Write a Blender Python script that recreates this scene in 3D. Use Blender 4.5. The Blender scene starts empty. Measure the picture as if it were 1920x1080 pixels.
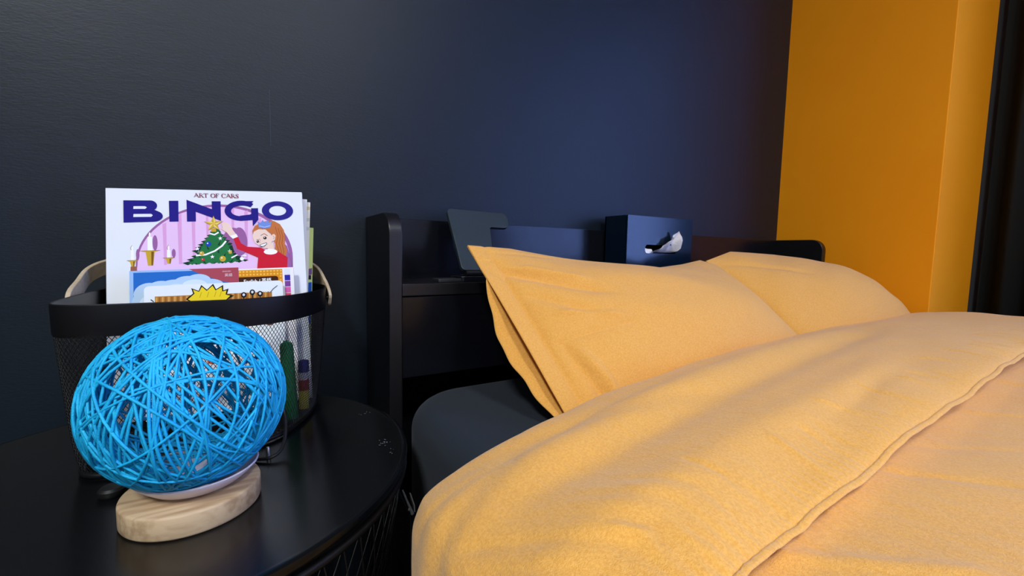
import bpy, bmesh, math, random
import numpy as np
from mathutils import Vector, Matrix

random.seed(7); rng = np.random.default_rng(7)
PI = math.pi
SC = bpy.context.scene
COL = SC.collection
H = 0.634                      # height of the eye above the floor; all z below are relative to it

# ------------------------------------------------------------------ camera
cam_d = bpy.data.cameras.new('camera'); cam = bpy.data.objects.new('camera', cam_d); COL.objects.link(cam)
cam_d.sensor_width = 36; cam_d.lens = 36 * 805.77 / 1920; cam_d.clip_start = 0.01
yaw, pitch, roll = map(math.radians, (31.25332, 4.69443, 1.09444))
fw = Vector((math.sin(yaw)*math.cos(pitch), math.cos(yaw)*math.cos(pitch), -math.sin(pitch)))
rt = Vector((math.cos(yaw), -math.sin(yaw), 0)); up = rt.cross(fw)
rt, up = rt*math.cos(roll) + up*math.sin(roll), up*math.cos(roll) - rt*math.sin(roll)
cam.matrix_world = Matrix(((rt.x, up.x, -fw.x, 0), (rt.y, up.y, -fw.y, 0), (rt.z, up.z, -fw.z, H), (0, 0, 0, 1)))
SC.camera = cam

# ------------------------------------------------------------------ world, lights, exposure
w = bpy.data.worlds.new('world'); SC.world = w; w.use_nodes = True
bg = w.node_tree.nodes['Background']; bg.inputs[0].default_value = (0.5, 0.6, 1.0, 1); bg.inputs[1].default_value = 0.6

def area(name, loc, rot, sx, sy, power, color):
    l = bpy.data.lights.new(name, 'AREA'); l.shape = 'RECTANGLE'; l.size = sx; l.size_y = sy
    l.energy = power; l.color = color
    o = bpy.data.objects.new(name, l); COL.objects.link(o); o.location = loc; o.rotation_euler = rot
    return o
# daylight coming in through the glazed opening of the right wall
area('window_daylight', (2.10, -1.05, 1.05), (0, math.radians(90), 0), 1.9, 1.7, 60, (0.21, 0.36, 1.0))
# two round ceiling lamps
LAMPS = ((0.32, -1.45, 27), (-1.00, -1.00, 48))
for lx, ly, lw in LAMPS:
    cl = bpy.data.lights.new('ceiling_lamp_light', 'AREA'); cl.shape = 'DISK'; cl.size = 0.42; cl.energy = lw; cl.color = (0.95, 0.98, 1.0)
    clo = bpy.data.objects.new('ceiling_lamp_light', cl); COL.objects.link(clo); clo.location = (lx, ly, 2.31)

SC.view_settings.view_transform = 'Standard'; SC.view_settings.look = 'None'
SC.view_settings.gamma = 1; SC.view_settings.use_curve_mapping = False
SC.view_settings.exposure = 0.42

# ------------------------------------------------------------------ helpers
class MB:
    """collects vertices and faces; build() links them as one mesh object"""
    def __init__(self): self.v = []; self.f = []; self.m = []
    def add(self, vs, fs, m=0):
        b = len(self.v); self.v += [tuple(p) for p in vs]
        self.f += [tuple(b+i for i in q) for q in fs]; self.m += [m]*len(fs)
        return self
    def box(self, x0, x1, y0, y1, z0, z1, m=0):
        return self.add([(x0,y0,z0),(x1,y0,z0),(x1,y1,z0),(x0,y1,z0),(x0,y0,z1),(x1,y0,z1),(x1,y1,z1),(x0,y1,z1)],
            [(0,3,2,1),(4,5,6,7),(0,1,5,4),(1,2,6,5),(2,3,7,6),(3,0,4,7)], m)
    def tube(self, pts, r, n=6, closed=False, m=0, caps=True):
        P = [Vector(p) for p in pts]; N = len(P); vs = []; fs = []
        R = r if hasattr(r, '__len__') else [r]*N
        t0 = (P[1]-P[0]).normalized(); ref = Vector((0,0,1)) if abs(t0.z) < .9 else Vector((1,0,0))
        u = t0.cross(ref).normalized()
        for i in range(N):
            a = P[(i-1) % N] if (closed or i > 0) else P[i]; b = P[(i+1) % N] if (closed or i < N-1) else P[i]
            t = (b-a).normalized(); u = (u - t*u.dot(t)).normalized(); w_ = t.cross(u)
            for k in range(n):
                an = 2*PI*k/n; vs.append(P[i] + (u*math.cos(an) + w_*math.sin(an))*R[i])
        for i in range(N if closed else N-1):
            j = (i+1) % N
            for k in range(n): fs.append((i*n+k, i*n+(k+1) % n, j*n+(k+1) % n, j*n+k))
        if caps and not closed:
            fs.append(tuple(range(n-1,-1,-1))); fs.append(tuple((N-1)*n+k for k in range(n)))
        return self.add(vs, fs, m)
    def lathe(self, prof, c=(0,0,0), n=64, m=0):
        vs = []; fs = []
        for r, z in prof:
            for k in range(n): a = 2*PI*k/n; vs.append((c[0]+r*math.cos(a), c[1]+r*math.sin(a), c[2]+z))
        for i in range(len(prof)-1):
            for k in range(n): fs.append((i*n+k, i*n+(k+1) % n, (i+1)*n+(k+1) % n, (i+1)*n+k))
        if prof[0][0] > 0: fs.append(tuple(range(n-1,-1,-1)))
        if prof[-1][0] > 0: fs.append(tuple((len(prof)-1)*n+k for k in range(n)))
        return self.add(vs, fs, m)
    def grid(self, G, m=0, flip=False, wrap=False):
        a = np.asarray(G); nu, nv = a.shape[:2]; b = len(self.v)
        self.v += [tuple(p) for p in a.reshape(-1,3)]
        for i in range(nu-1):
            for j in range(nv if wrap else nv-1):
                q = (b+i*nv+j, b+(i+1)*nv+j, b+(i+1)*nv+(j+1) % nv, b+i*nv+(j+1) % nv)
                self.f.append(q[::-1] if flip else q); self.m.append(m)
        return self
    def build(self, name, mats, parent=None, smooth=None, bevel=0, z=H):
        me = bpy.data.meshes.new(name)
        me.from_pydata([(p[0], p[1], p[2]+z) for p in self.v], [], self.f)
        if not isinstance(mats, (list, tuple)): mats = [mats]
        for mm in mats: me.materials.append(mm)
        me.polygons.foreach_set('material_index', self.m)
        if smooth is not None:
            me.polygons.foreach_set('use_smooth', [True]*len(me.polygons))
            if smooth < 180: me.set_sharp_from_angle(angle=math.radians(smooth))
        me.update()
        o = bpy.data.objects.new(name, me); COL.objects.link(o)
        if parent: o.parent = parent
        if bevel:
            bv = o.modifiers.new('bevel', 'BEVEL'); bv.width = bevel; bv.segments = 3; bv.limit_method = 'ANGLE'
        return o

def tag(o, label, cat, group=None):
    o['label'] = label; o['category'] = cat
    if group: o['group'] = group
    return o
def thing(name, label, cat, group=None):
    o = bpy.data.objects.new(name, None); COL.objects.link(o); o.empty_display_size = .05
    return tag(o, label, cat, group)
def struct(o): o['kind'] = 'structure'; return o
def stuff(o): o['kind'] = 'stuff'; return o

def catmull(pts, n=8, closed=True):
    P = [np.array(p, float) for p in pts]; N = len(P); out = []
    for i in range(N if closed else N-1):
        if closed: a, b, c, d = P[i-1], P[i], P[(i+1) % N], P[(i+2) % N]
        else: a, b, c, d = P[max(i-1,0)], P[i], P[i+1], P[min(i+2,N-1)]
        for k in range(n):
            t = k/n
            out.append(.5*((2*b)+(-a+c)*t+(2*a-5*b+4*c-d)*t*t+(-a+3*b-3*c+d)*t**3))
    if not closed: out.append(P[-1])
    return out

# ------------------------------------------------------------------ materials
def mat(name, col, rough=.5, spec=.5, metal=0., bump=None, var=None, sheen=0., trans=0., emit=None):
    """bump: list of (scale, strength, distance, stretch xyz, detail); var: (scale, colour2, lo, hi, stretch)"""
    m = bpy.data.materials.new(name); m.use_nodes = True; nt = m.node_tree; N = nt.nodes; L = nt.links
    b = N['Principled BSDF']; b.inputs['Base Color'].default_value = (*col, 1); b.inputs['Roughness'].default_value = rough
    b.inputs['Specular IOR Level'].default_value = spec; b.inputs['Metallic'].default_value = metal
    b.inputs['Sheen Weight'].default_value = sheen; b.inputs['Transmission Weight'].default_value = trans
    if emit: b.inputs['Emission Color'].default_value = (*emit[0], 1); b.inputs['Emission Strength'].default_value = emit[1]
    tc = N.new('ShaderNodeTexCoord')
    def noise(scale, stretch, detail=3):
        mp = N.new('ShaderNodeMapping'); mp.inputs['Scale'].default_value = stretch
        L.new(tc.outputs['Object'], mp.inputs[0])
        n = N.new('ShaderNodeTexNoise'); n.inputs['Scale'].default_value = scale; n.inputs['Detail'].default_value = detail
        L.new(mp.outputs[0], n.inputs['Vector']); return n
    if var:
        n = noise(var[0], var[4] if len(var) > 4 else (1,1,1)); r = N.new('ShaderNodeValToRGB')
        r.color_ramp.elements[0].position = var[2]; r.color_ramp.elements[1].position = var[3]
        r.color_ramp.elements[0].color = (*col, 1); r.color_ramp.elements[1].color = (*var[1], 1)
        L.new(n.outputs[0], r.inputs[0]); L.new(r.outputs[0], b.inputs['Base Color'])
    prev = None
    for sc, st, dist, stretch, det in (bump or []):
        n = noise(sc, stretch, det); bp = N.new('ShaderNodeBump'); bp.inputs['Strength'].default_value = st
        bp.inputs['Distance'].default_value = dist; L.new(n.outputs[0], bp.inputs['Height'])
        if prev: L.new(prev.outputs[0], bp.inputs['Normal'])
        prev = bp
    if prev: L.new(prev.outputs[0], b.inputs['Normal'])
    return m

M = {}
M['wall_black'] = mat('black_wall_paint', (.0036,.0088,.0160), .46, .29, bump=[(520,.14,.0016,(.35,1,1),4),(60,.05,.004,(.15,1,1),3)])
M['wall_dark']  = mat('dark_grey_wall_paint', (.06,.06,.065), .7, .3)
M['wall_grey']  = mat('light_grey_wall_paint', (.66,.66,.66), .8, .3)
M['wall_orange'] = mat('ochre_orange_wall_paint', (.82,.285,.0015), .65, .20, bump=[(500,.12,.001,(1,1,1),3)], var=(3,(.84,.305,.003),.35,.65))
M['ceil']   = mat('white_ceiling_paint', (.62,.61,.58), .9, .2)
M['floor']  = mat('dark_wood_floor', (.03,.022,.016), .45, .4, var=(6,(.05,.035,.024),.3,.7,(8,.6,1)))
M['curtain'] = mat('black_blackout_curtain', (.012,.013,.013), .9, .15, bump=[(700,.3,.001,(1,1,1),2)])
M['blackwood'] = mat('black_laminate', (.005,.005,.0065), .36, .45, bump=[(90,.05,.0006,(.15,1,6),3)])
M['blackpanel'] = mat('black_satin_panel', (.004,.0045,.007), .22, .32)
M['tableblack'] = mat('black_lacquered_steel', (.003,.0035,.004), .22, .50, bump=[(900,.05,.0004,(1,1,1),2)])
M['blackmetal'] = mat('black_powder_coated_metal', (.0045,.0045,.005), .42, .28, bump=[(600,.08,.0005,(1,1,1),2)])
M['slate_sheet'] = mat('slate_black_fitted_sheet', (.015,.021,.030), .9, .2, sheen=.05, bump=[(1100,.25,.0006,(1,1,1),2)])
fab = [(1300,.6,.0010,(1,1,1),2),(260,.42,.0014,(1,.4,1),5),(60,.55,.0040,(1,.35,1),6),(24,.34,.008,(1,.4,1),5)]
M['duvet'] = mat('apricot_orange_washed_cotton', (.78,.405,.084), .88, .25, sheen=.22, bump=fab, var=(520,(.69,.335,.058),.36,.64))
M['pillow'] = mat('apricot_orange_pillow_cotton', (.76,.385,.080), .88, .25, sheen=.22, bump=[(1300,.5,.0010,(1,1,1),2),(240,.36,.0014,(1,.5,1),5),(55,.42,.004,(.6,1,1),6),(24,.34,.008,(.5,.8,.9),5)], var=(520,(.68,.325,.056),.36,.64))
M['yarn'] = mat('bright_turquoise_cotton_yarn', (.003,.32,.62), .62, .35, bump=[(900,.5,.0008,(1,1,1),2)], var=(60,(.010,.43,.73),.3,.7))
M['wood'] = mat('pale_beech_wood', (.50,.365,.215), .55, .35, bump=[(60,.12,.0006,(1,12,6),4)], var=(16,(.33,.215,.115),.42,.66,(1.0,10,7)))
M['birch'] = mat('birch_bentwood', (.56,.45,.29), .5, .35, var=(20,(.46,.35,.21),.4,.7,(1,6,6)))
M['white_plastic'] = mat('white_plastic', (.72,.66,.70), .35, .5)
M['cord'] = mat('black_rubber_cord', (.008,.008,.008), .5, .4)
M['steel'] = mat('brushed_steel', (.55,.55,.55), .35, .5, metal=1)
M['standgrey'] = mat('dark_green_grey_plastic', (.018,.031,.037), .42, .45, bump=[(900,.06,.0004,(1,1,1),2)])
M['tissuebox'] = mat('satin_black_box_card', (.002,.008,.020), .20, .42)
M['tissue'] = mat('white_tissue_paper', (.82,.80,.80), .9, .2, bump=[(90,.5,.003,(1,1,1),3)])
M['hollow'] = mat('box_inside_shadow', (.01,.01,.012), .9, .1)
M['slate_pouch'] = mat('dark_slate_plastic', (.016,.018,.022), .5, .4)
_flat = {}
def ink(r, g, b, rough=.6):
    """flat print colour given as the printed sRGB 0-255"""
    k = (r, g, b, rough)
    if k not in _flat:
        lin = [((c/255+.055)/1.055)**2.4 if c > 10 else c/255/12.92 for c in (r, g, b)]
        _flat[k] = mat('print_ink_%03d_%03d_%03d' % (r, g, b), lin, rough, .06)
    return _flat[k]
PAPER = ink(222,226,228)

# ------------------------------------------------------------------ the room
YW, XL, XR, XP = .83, .183, 1.600, 1.956      # black wall, headboard ends, pillar right end
YP = .412                                     # front face of the ochre pillar
wb = struct(MB().box(-1.5, XR, YW, YW+.1, -H, 2.4-H).build('wall_back', M['wall_black']))
for x, z0, z1, dx in ((.0320,.168,.258,.0008),(.0335,.06,.10,.0006),(.8735,.228,.278,.0007)):
    MB().box(x, x+dx, YW-.0006, YW+.001, z0, z1).build('scratch', ink(62,70,80), wb)
struct(MB().box(XR, XP, YP, YW+.1, -H, 2.4-H).build('wall_pillar', M['wall_orange'], bevel=.0022))
# right wall with a floor-to-ceiling glazed opening
wr = MB(); X0, X1 = 2.0, 2.12
wr.box(X0, X1, -.10, YP+.3, -H, 2.4-H); wr.box(X0, X1, -2.6, -2.0, -H, 2.4-H)
wr.box(X0, X1, -2.0, -.10, 2.05-H, 2.4-H); wr.box(X0, X1, -2.0, -.10, -H, .06-H)
wr.box(XP-.002, X0, YP+.03, YP+.2, -H, 2.4-H)
struct(wr.build('wall_right', M['wall_dark']))
wf = MB()
for a, b in ((-2.0,-1.95),(-1.075,-1.025),(-.15,-.10)): wf.box(2.02, 2.06, a, b, .06-H, 2.05-H)
wf.box(2.02, 2.06, -2.0, -.1, .06-H, .11-H); wf.box(2.02, 2.06, -2.0, -.1, 2.0-H, 2.05-H)
win = struct(wf.build('window_1', M['wall_dark']))
gl = bpy.data.materials.new('window_glass'); gl.use_nodes = True
gb = gl.node_tree.nodes['Principled BSDF']; gb.inputs['Transmission Weight'].default_value = 1; gb.inputs['Roughness'].default_value = 0; gb.inputs['IOR'].default_value = 1.02
for a, b in ((-1.95,-1.075),(-1.025,-.15)): MB().box(2.038, 2.042, a, b, .11-H, 2.0-H).build('pane', gl, win)
struct(MB().box(-1.6, -1.5, -2.6, YW+.1, -H, 2.4-H).build('wall_left', M['wall_dark']))
struct(MB().box(-1.6, X1, -2.7, -2.6, -H, 2.4-H).build('wall_front', M['wall_grey']))
struct(MB().box(-1.6, X1, -2.7, YW+.1, -H-.1, -H).build('floor', M['floor']))
struct(MB().box(-1.6, X1, -2.7, YW+.1, 2.4-H, 2.5-H).build('ceiling', M['ceil']))
for (lx, ly, lw), lab in zip(LAMPS, ('round white ceiling lamp on the bed side of the room', 'round white ceiling lamp on the table side of the room')):
    lampc = thing('ceiling_lamp', lab, 'lamp', 'ceiling lamps')
    MB().lathe([(.10,2.40-H),(.10,2.385-H),(.24,2.375-H),(.24,2.325-H)], (lx,ly,0), 48).build('housing', M['ceil'], lampc, 40)
# blackout curtain beside the pillar
cur = thing('curtain', 'black blackout curtain hanging right of the ochre pillar', 'curtain')
g = []
for i in range(2):
    row = []
    for k in range(121):
        t = k/120; y = .395 - t*.55
        row.append((1.965 + .016*math.sin(t*PI*16) + .004*math.sin(t*41), y, (2.2-H) if i else (.03-H)))
    g.append(row)
g = np.array(g)[::-1]; gg = np.concatenate([g, g[::-1] + np.array([.003,0,0])])
MB().grid(np.concatenate([gg, gg[:1]])).build('panel', M['curtain'], cur, 180)
MB().tube([(1.965,.40,2.21-H),(1.965,-.2,2.21-H)], .009, 10).build('rail', M['blackmetal'], cur, 40)

# ------------------------------------------------------------------ the bed frame with shelf headboard
bed = thing('bed_frame', 'black bed frame with a shelf headboard along the dark wall', 'bed')
YF, ZT, ZS = .6715, .0610, -.0530            # front of headboard, its top, shelf height
def side_panel(x0, x1):
    r = .036; prof = [(YW-.001, ZT), (YW-.001, -.56), (YF, -.56)]
    for k in range(9):
        a = PI + PI/2*(-k/8); prof.append((YF+r+r*math.cos(a), ZT-r+r*math.sin(PI-a)))
    vs = [(x0, y, z) for y, z in prof] + [(x1, y, z) for y, z in prof]; n = len(prof)
    mb = MB().add(vs, [tuple(range(n)), tuple(range(2*n-1, n-1, -1))] + [(i, (i+1) % n + 0, (i+1) % n + n, i+n)[::-1] for i in range(n)])
    return mb.build('side_panel', M['blackwood'], bed, 40, bevel=.0018)
side_panel(XL, XL+.0215); side_panel(XR-.0245, XR-.003)
xa, xb = XL+.0215, XR-.0245
MB().box(xa, xb, YW-.016, YW-.001, -.56, ZT-.0005).build('back_panel', M['blackpanel'], bed, bevel=.001)
MB().box(xa, xb, YF+.002, YW-.016, ZS-.020, ZS).build('shelf', M['blackwood'], bed, bevel=.0012)
MB().box(xa, xb, YF+.004, YF+.018, -.2075, ZS-.0215).build('front_panel', M['blackpanel'], bed, bevel=.0012)
for x in (.205, 1.572):
    MB().box(x-.011, x+.011, -1.33, YF+.006, -.50, -.405).build('side_rail', M['blackwood'], bed, bevel=.0015)
MB().box(.205, 1.572, -1.35, -1.33, -.56, -.36).build('foot_panel', M['blackwood'], bed, bevel=.002)
for k in range(14):
    y = .60 - k*.145
    MB().box(.216, 1.561, y-.035, y+.035, -.437, -.425).build('slat', M['blackwood'], bed)
for x in (.215, 1.562):
    for y in (-1.30, .62):
        MB().box(x-.02, x+.02, y-.02, y+.02, -H, -.50).build('leg', M['blackwood'], bed)

# mattress in a fitted sheet: rounded slab
def slab(x0, x1, y0, y1, z0, z1, rc, re, nc=14, ne=7, crown=0):
    cx, cy = (x0+x1)/2, (y0+y1)/2
    ring = []
    for (sx, sy, a0) in ((1,1,0),(-1,1,PI/2),(-1,-1,PI),(1,-1,1.5*PI)):
        for k in range(nc+1):
            a = a0 + PI/2*k/nc
            ring.append((cx+sx*((x1-x0)/2-rc)+rc*math.cos(a), cy+sy*((y1-y0)/2-rc)+rc*math.sin(a), math.cos(a), math.sin(a)))
    prof = [(re*(1-math.sin(t)), re*(1-math.cos(t))) for t in np.linspace(PI/2, 0, 2)]
    rows = []
    for k in range(ne+1):
        t = PI/2*k/ne; rows.append((re*(1-math.sin(t)), z0+re*(1-math.cos(t))))
    for k in range(ne+1):
        t = PI/2*(1-k/ne); rows.append((re*(1-math.sin(t)), z1-re*(1-math.cos(t))))
    G = [[(x-nx*d, y-ny*d, z) for x, y, nx, ny in ring] for d, z in rows]
    for s in (.85,.6,.3,.02):                   # close the top with shrinking rings
        G.append([(cx+(x-nx*re-cx)*s, cy+(y-ny*re-cy)*s, z1+crown*(1-s)) for x, y, nx, ny in ring])
    mb = MB().grid(np.array(G), wrap=True, flip=True); n = len(ring)
    mb.add([(cx+(x-cx)*.98, cy+(y-cy)*.98, z0) for x, y, _, _ in ring], [tuple(range(n-1,-1,-1))])
    return mb
tag(slab(.183, 1.574, -1.32, .645, -.424, -.2165, .10, .034).build('mattress', M['slate_sheet'], None, 60),
    'mattress in a dark slate fitted sheet on the bed frame', 'mattress')

# ------------------------------------------------------------------ duvet
def smooth_noise(X, Y, seed, freqs):
    r = np.random.default_rng(seed); out = np.zeros_like(X)
    for fx, fy, amp in freqs:
        for _ in range(4):
            a, b, p = r.uniform(.6,1.4)*fx*r.choice([-1,1]), r.uniform(.6,1.4)*fy*r.choice([-1,1]), r.uniform(0,6.28)
            out += amp*.5*np.sin(a*X + b*Y + p + .8*np.sin(.37*b*X - .31*a*Y + 2*p))
    return out
def bump2(X, Y, x0, y0, x1, y1, wdt, amp, soft=.25):
    """a long ridge (amp>0) or valley between two points"""
    dx, dy = x1-x0, y1-y0; L2 = dx*dx+dy*dy
    t = ((X-x0)*dx+(Y-y0)*dy)/L2; d = ((X-x0)*dy-(Y-y0)*dx)/math.sqrt(L2)
    e = 1/(1+np.exp(-(t)/soft*6))*1/(1+np.exp((t-1)/soft*6))
    return amp*np.exp(-(d/wdt)**2)*e
# cross-section over the bed, from the hanging left side to the hanging right side: (x, z)
cs_pts = [(.108,-.50),(.097,-.42),(.090,-.34),(.0865,-.285),(.0855,-.245),(.0875,-.215),(.102,-.187),(.140,-.167),(.200,-.154),(.29,-.147),
          (.45,-.143),(.65,-.138),(.85,-.133),(1.05,-.130),(1.25,-.1285),(1.42,-.126),(1.52,-.124),(1.575,-.127),(1.618,-.144),(1.648,-.178),(1.662,-.23),(1.666,-.33),(1.66,-.46)]
cs = np.array(catmull(cs_pts, 24, closed=False))
d_ = np.r_[0, np.cumsum(np.linalg.norm(np.diff(cs, axis=0), axis=1))]
NX = 820
# sample denser near the camera side
ss = np.linspace(0, 1, NX); ss = d_[-1]*(.62*ss + .38*ss**2)
csx = np.interp(ss, d_, cs[:,0]); csz = np.interp(ss, d_, cs[:,1])
tx, tz = np.gradient(csx, ss), np.gradient(csz, ss); nl = np.hypot(tx, tz); nx_, nz_ = -tz/nl, tx/nl
head_y = np.interp(csx, [.10,.14,.22,.35,.5,.85,1.2,1.4,1.55,1.67], [.352,.352,.358,.380,.400,.440,.465,.470,.435,.385])
hem_y  = np.interp(csx, [.078,.194,.252,.332,.457,.632,.80,1.0,1.3,1.67], [.094,.111,.119,.123,.130,.134,.139,.144,.149,.152])
def sheet(profile, name, mtl, parent, disp, side_scale=None):
    """profile(j) -> arrays y, d (depth below the outer surface)"""
    Y, D = profile; X = np.broadcast_to(csx, Y.shape)
    dd = D + 0
    hgt = disp(np.broadcast_to(ss, Y.shape), Y, X)
    px = X - nx_*dd*np.clip(1, 0, 1) + nx_*hgt; pz = csz - nz_*dd + nz_*hgt
    return MB().grid(np.stack([px, Y, pz], -1)).build(name, mtl, parent, 180)
duv = thing('duvet', 'apricot orange duvet with its top edge folded back on the bed', 'duvet')
# turned-back strip: hem lip -> seam groove -> top -> rolled head edge -> underside
TH = .078
def fold_profile():
    Ys, Ds = [], []
    hem = [(.060,.026),(.030,.0205),(.010,.0155),(.001,.0132),(-.0005,.0124),(-.0003,.0114),(.0008,.0106),(.0026,.0101),(.0038,.0101),(.0043,.0115),(.0048,.0099),(.008,.0082),(.016,.0054),(.028,.0028),(.048,.0010)]
    wob = .0012*np.sin(ss*17)+.0004*np.sin(ss*59+1)+.00025*np.sin(ss*140+2); lift = .0024*np.sin(ss*19+.5)+.0014*np.sin(ss*47)
    for dy, d in hem: q = max(0, 1-dy/.048); Ys.append(hem_y+dy+wob*q); Ds.append(d - lift*q)
    n = 150
    y0 = hem_y+.048; y1 = head_y-.055
    for k in range(1, n+1):
        t = k/n; Ys.append(y0+(y1-y0)*t); Ds.append(.0010*(1-t)*np.ones(NX) + .012*np.full(NX, t**6))
    m = 44
    for k in range(1, m+1):
        a = PI*k/m
        Ys.append(y1 + .055*np.sin(a)**.9); Ds.append(.012 + (TH-.012)*(1-np.cos(a))/2*np.ones(NX))
    for k in range(1, 10): Ys.append(y1 - .015*k); Ds.append(np.full(NX, TH))
    return np.array(Ys), np.array(Ds)
def fold_disp(S, Y, X):
    h = smooth_noise(S, Y, 3, [(5,9,.0028),(12,20,.0013),(28,60,.0006)])
    h += bump2(S, Y, .38,.235, 1.25,.335, .022, -.0085) + bump2(S, Y, .40,.285, 1.2,.375, .024, .006)
    h += bump2(S, Y, .30,.17, .95,.225, .022, .006) + bump2(S, Y, .42,.12, .85,.20, .012, -.003)
    h += bump2(S, Y, .30,.33, .66,.28, .016, -.004) + bump2(S, Y, .22,.22, .42,.30, .014, -.003)
    for k in range(9):                          # small creases on the hanging corner
        a = .12+.04*k; h += bump2(S, Y, a,.30-.012*k, a+.10,.20-.014*k, .006, -.0006*(1+(k % 3)*.5))
    v = Y - hem_y                               # puckers square to the hem seam
    pk = np.sin(S*620 + 5*np.sin(S*23) + v*60)*np.exp(-((v-.016)/.012)**2)*(.45+.55*np.sin(S*17+1)**2)
    h += .0010*pk
    for k in range(16):
        s0 = .36+.075*k+.02*math.sin(k*3.1); h += bump2(S, v, s0, .016, s0-.02-.02*math.sin(k*1.7), .05+.025*math.sin(k*2.3)**2, .0035, .0024*(1 if k % 2 else -1))
    return h
sheet(fold_profile(), 'folded_edge', M['duvet'], duv, fold_disp)
def body_profile():
    rows = 260; t = np.linspace(0, 1, rows)
    yy = .20 - 1.48*t**1.35
    Ys = np.repeat(yy[:,None], NX, 1) + 0*hem_y
    # tucked in front of the hem: starts lower under the fold, swells ahead of it
    v = hem_y - Ys
    D = .036 - .0105*np.clip((v-.010)/.09, 0, 1)**.9
    D = np.where(v < 0, .036, D)
    return Ys, D
def body_disp(S, Y, X):
    h = smooth_noise(S, Y, 11, [(5,6,.0034),(13,13,.0016),(34,40,.0006)])
    v = hem_y - Y
    h += bump2(S, Y, .50,-.02, 1.2,.07, .03, -.008) + bump2(S, Y, .45,-.12, 1.1,-.02, .03, .006) + bump2(S, Y, .75,.03, 1.3,.10, .012, .004)
    for k in range(14):
        s0 = .40+.09*k; h += bump2(S, v, s0, -.01, s0+.05+.03*math.sin(k*2.1), .07, .006, .0022*math.sin(k*1.3+.4))
    return np.where(v < -.01, np.minimum(h, 0), h)
sheet(body_profile(), 'cover', M['duvet'], duv, body_disp)

# ------------------------------------------------------------------ pillows
def pillow(name, label, c, seed, open_left, parentlist=None):
    """c: corner points TL, TR, BL, BR of the case; n: facing direction is computed; the case is two sheets, open at its left end"""
    TL, TR, BL, BR = map(np.array, c['corners'])
    nu, nv = 170, 120
    u = np.linspace(0,1,nu); v = np.linspace(0,1,nv); U, V = np.meshgrid(u, v, indexing='ij')
    P = ((1-U)*V)[...,None]*TL + (U*V)[...,None]*TR + ((1-U)*(1-V))[...,None]*BL + (U*(1-V))[...,None]*BR
    nrm = np.cross(TR-TL, TL-BL); nrm /= np.linalg.norm(nrm)
    if nrm[1] > 0: nrm = -nrm                    # towards the foot of the bed
    upv = (TL-BL)/np.linalg.norm(TL-BL); rtv = (TR-TL)/np.linalg.norm(TR-TL)
    # outline: sag of the top edge, bowed sides
    sag = c['sag'](u)[:,None]*V**3
    P = P + sag[...,None]*np.array([0,.15,1.0])
    P = P + (c['bow_l']*np.sin(PI*V)*(1-U)**3)[...,None]*rtv - (c['bow_r']*np.sin(PI*V)*U**3)[...,None]*rtv
    fl = c['flange']
    uu = np.clip((U-fl)/(1-fl-.01), 0, 1); vv = np.clip((V-.01)/.98, 0, 1)
    puff = (np.sin(PI*uu)**.62)*(np.sin(PI*vv**.86)**.78)
    lean = c['puff_shift']
    th = c['thick']*puff
    wr = smooth_noise(U, V, seed, [(7,6,.003),(17,15,.0014)])*np.clip(puff*1.5,.15,1)
    # creases raying from the left end
    for k, (a, b, a2, b2, wd, am) in enumerate(c['creases']): wr += bump2(U, V, a, b, a2, b2, wd, am, .3)
    gap = np.zeros_like(U)
    front = P + (th*.60 + wr)[...,None]*nrm
    back = P - (th*.40)[...,None]*nrm
    if open_left:
        g = .024*np.sin(PI*np.clip(((1-V)-.22)/.78,0,1))**.8*np.clip(1-U/.14,0,1)**1.1*(1+.06*np.sin(V*17)+.04*np.sin(V*37+1))
        back = back - g[...,None]*nrm - (g*.75)[...,None]*rtv
        hemr = .0016*np.exp(-((U-fl*.93)/.006)**2)
        front = front - hemr[...,None]*nrm
    root = thing(name, label, 'pillow')
    F = MB().grid(front, flip=True).build('case_front', M['pillow'], root, 180)
    B = MB().grid(back).build('case_back', M['pillow'], root, 180)
    for o, off in ((F, 1), (B, 1)):
        s = o.modifiers.new('cloth_thickness', 'SOLIDIFY'); s.thickness = .0016; s.offset = -1
    if open_left:                                # inner pillow end seen through the open end of the case
        iu = np.linspace(0,1,14); iv = np.linspace(.04,.97,60); IU, IV = np.meshgrid(iu, iv, indexing='ij')
        ci = (fl + .010)
        fi = np.array([[np.interp(vv_, v, front[int(ci*(nu-1)), :, k]) for vv_ in iv] for k in range(3)]).T
        bi = np.array([[np.interp(vv_, v, back[int(ci*(nu-1)), :, k]) for vv_ in iv] for k in range(3)]).T
        G = (fi[None]*(1-IU[...,None]) + bi[None]*IU[...,None]) - (.006*np.sin(PI*IU))[...,None]*rtv
        MB().grid(G).build('inner_flap', M['pillow'], root, 180)
    return root
sag1 = lambda u: np.interp(u, [0,.12,.25,.4,.6,.8,.9,1], [0,-.003,-.014,-.026,-.040,-.028,-.018,-.03])
pillow('pillow', 'left apricot orange pillow with open case end leaning on the headboard',
    dict(corners=((.293,.622,.009),(.940,.622,.008),(.324,.385,-.211),(.985,.405,-.200)), sag=sag1, flange=.050, bow_l=.002, bow_r=.02, thick=.105, puff_shift=0,
         creases=[(.035,.84,.24,.56,.022,-.008),(.06,.86,.22,.68,.016,.006),(.07,.64,.18,.44,.018,-.005),(.07,.36,.26,.36,.012,-.003),(.075,.35,.10,.05,.012,-.006),(.05,.95,.5,.88,.014,-.002),(.09,.30,.14,.02,.012,.006),(.02,.90,.10,.82,.012,-.004),(.1,.5,.24,.40,.014,.004)]), 21, True)
sag2 = lambda u: np.interp(u, [0,.15,.4,.55,.7,.8,.9,1], [-.01,.012,.006,-.004,-.022,-.045,-.085,-.15])
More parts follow.
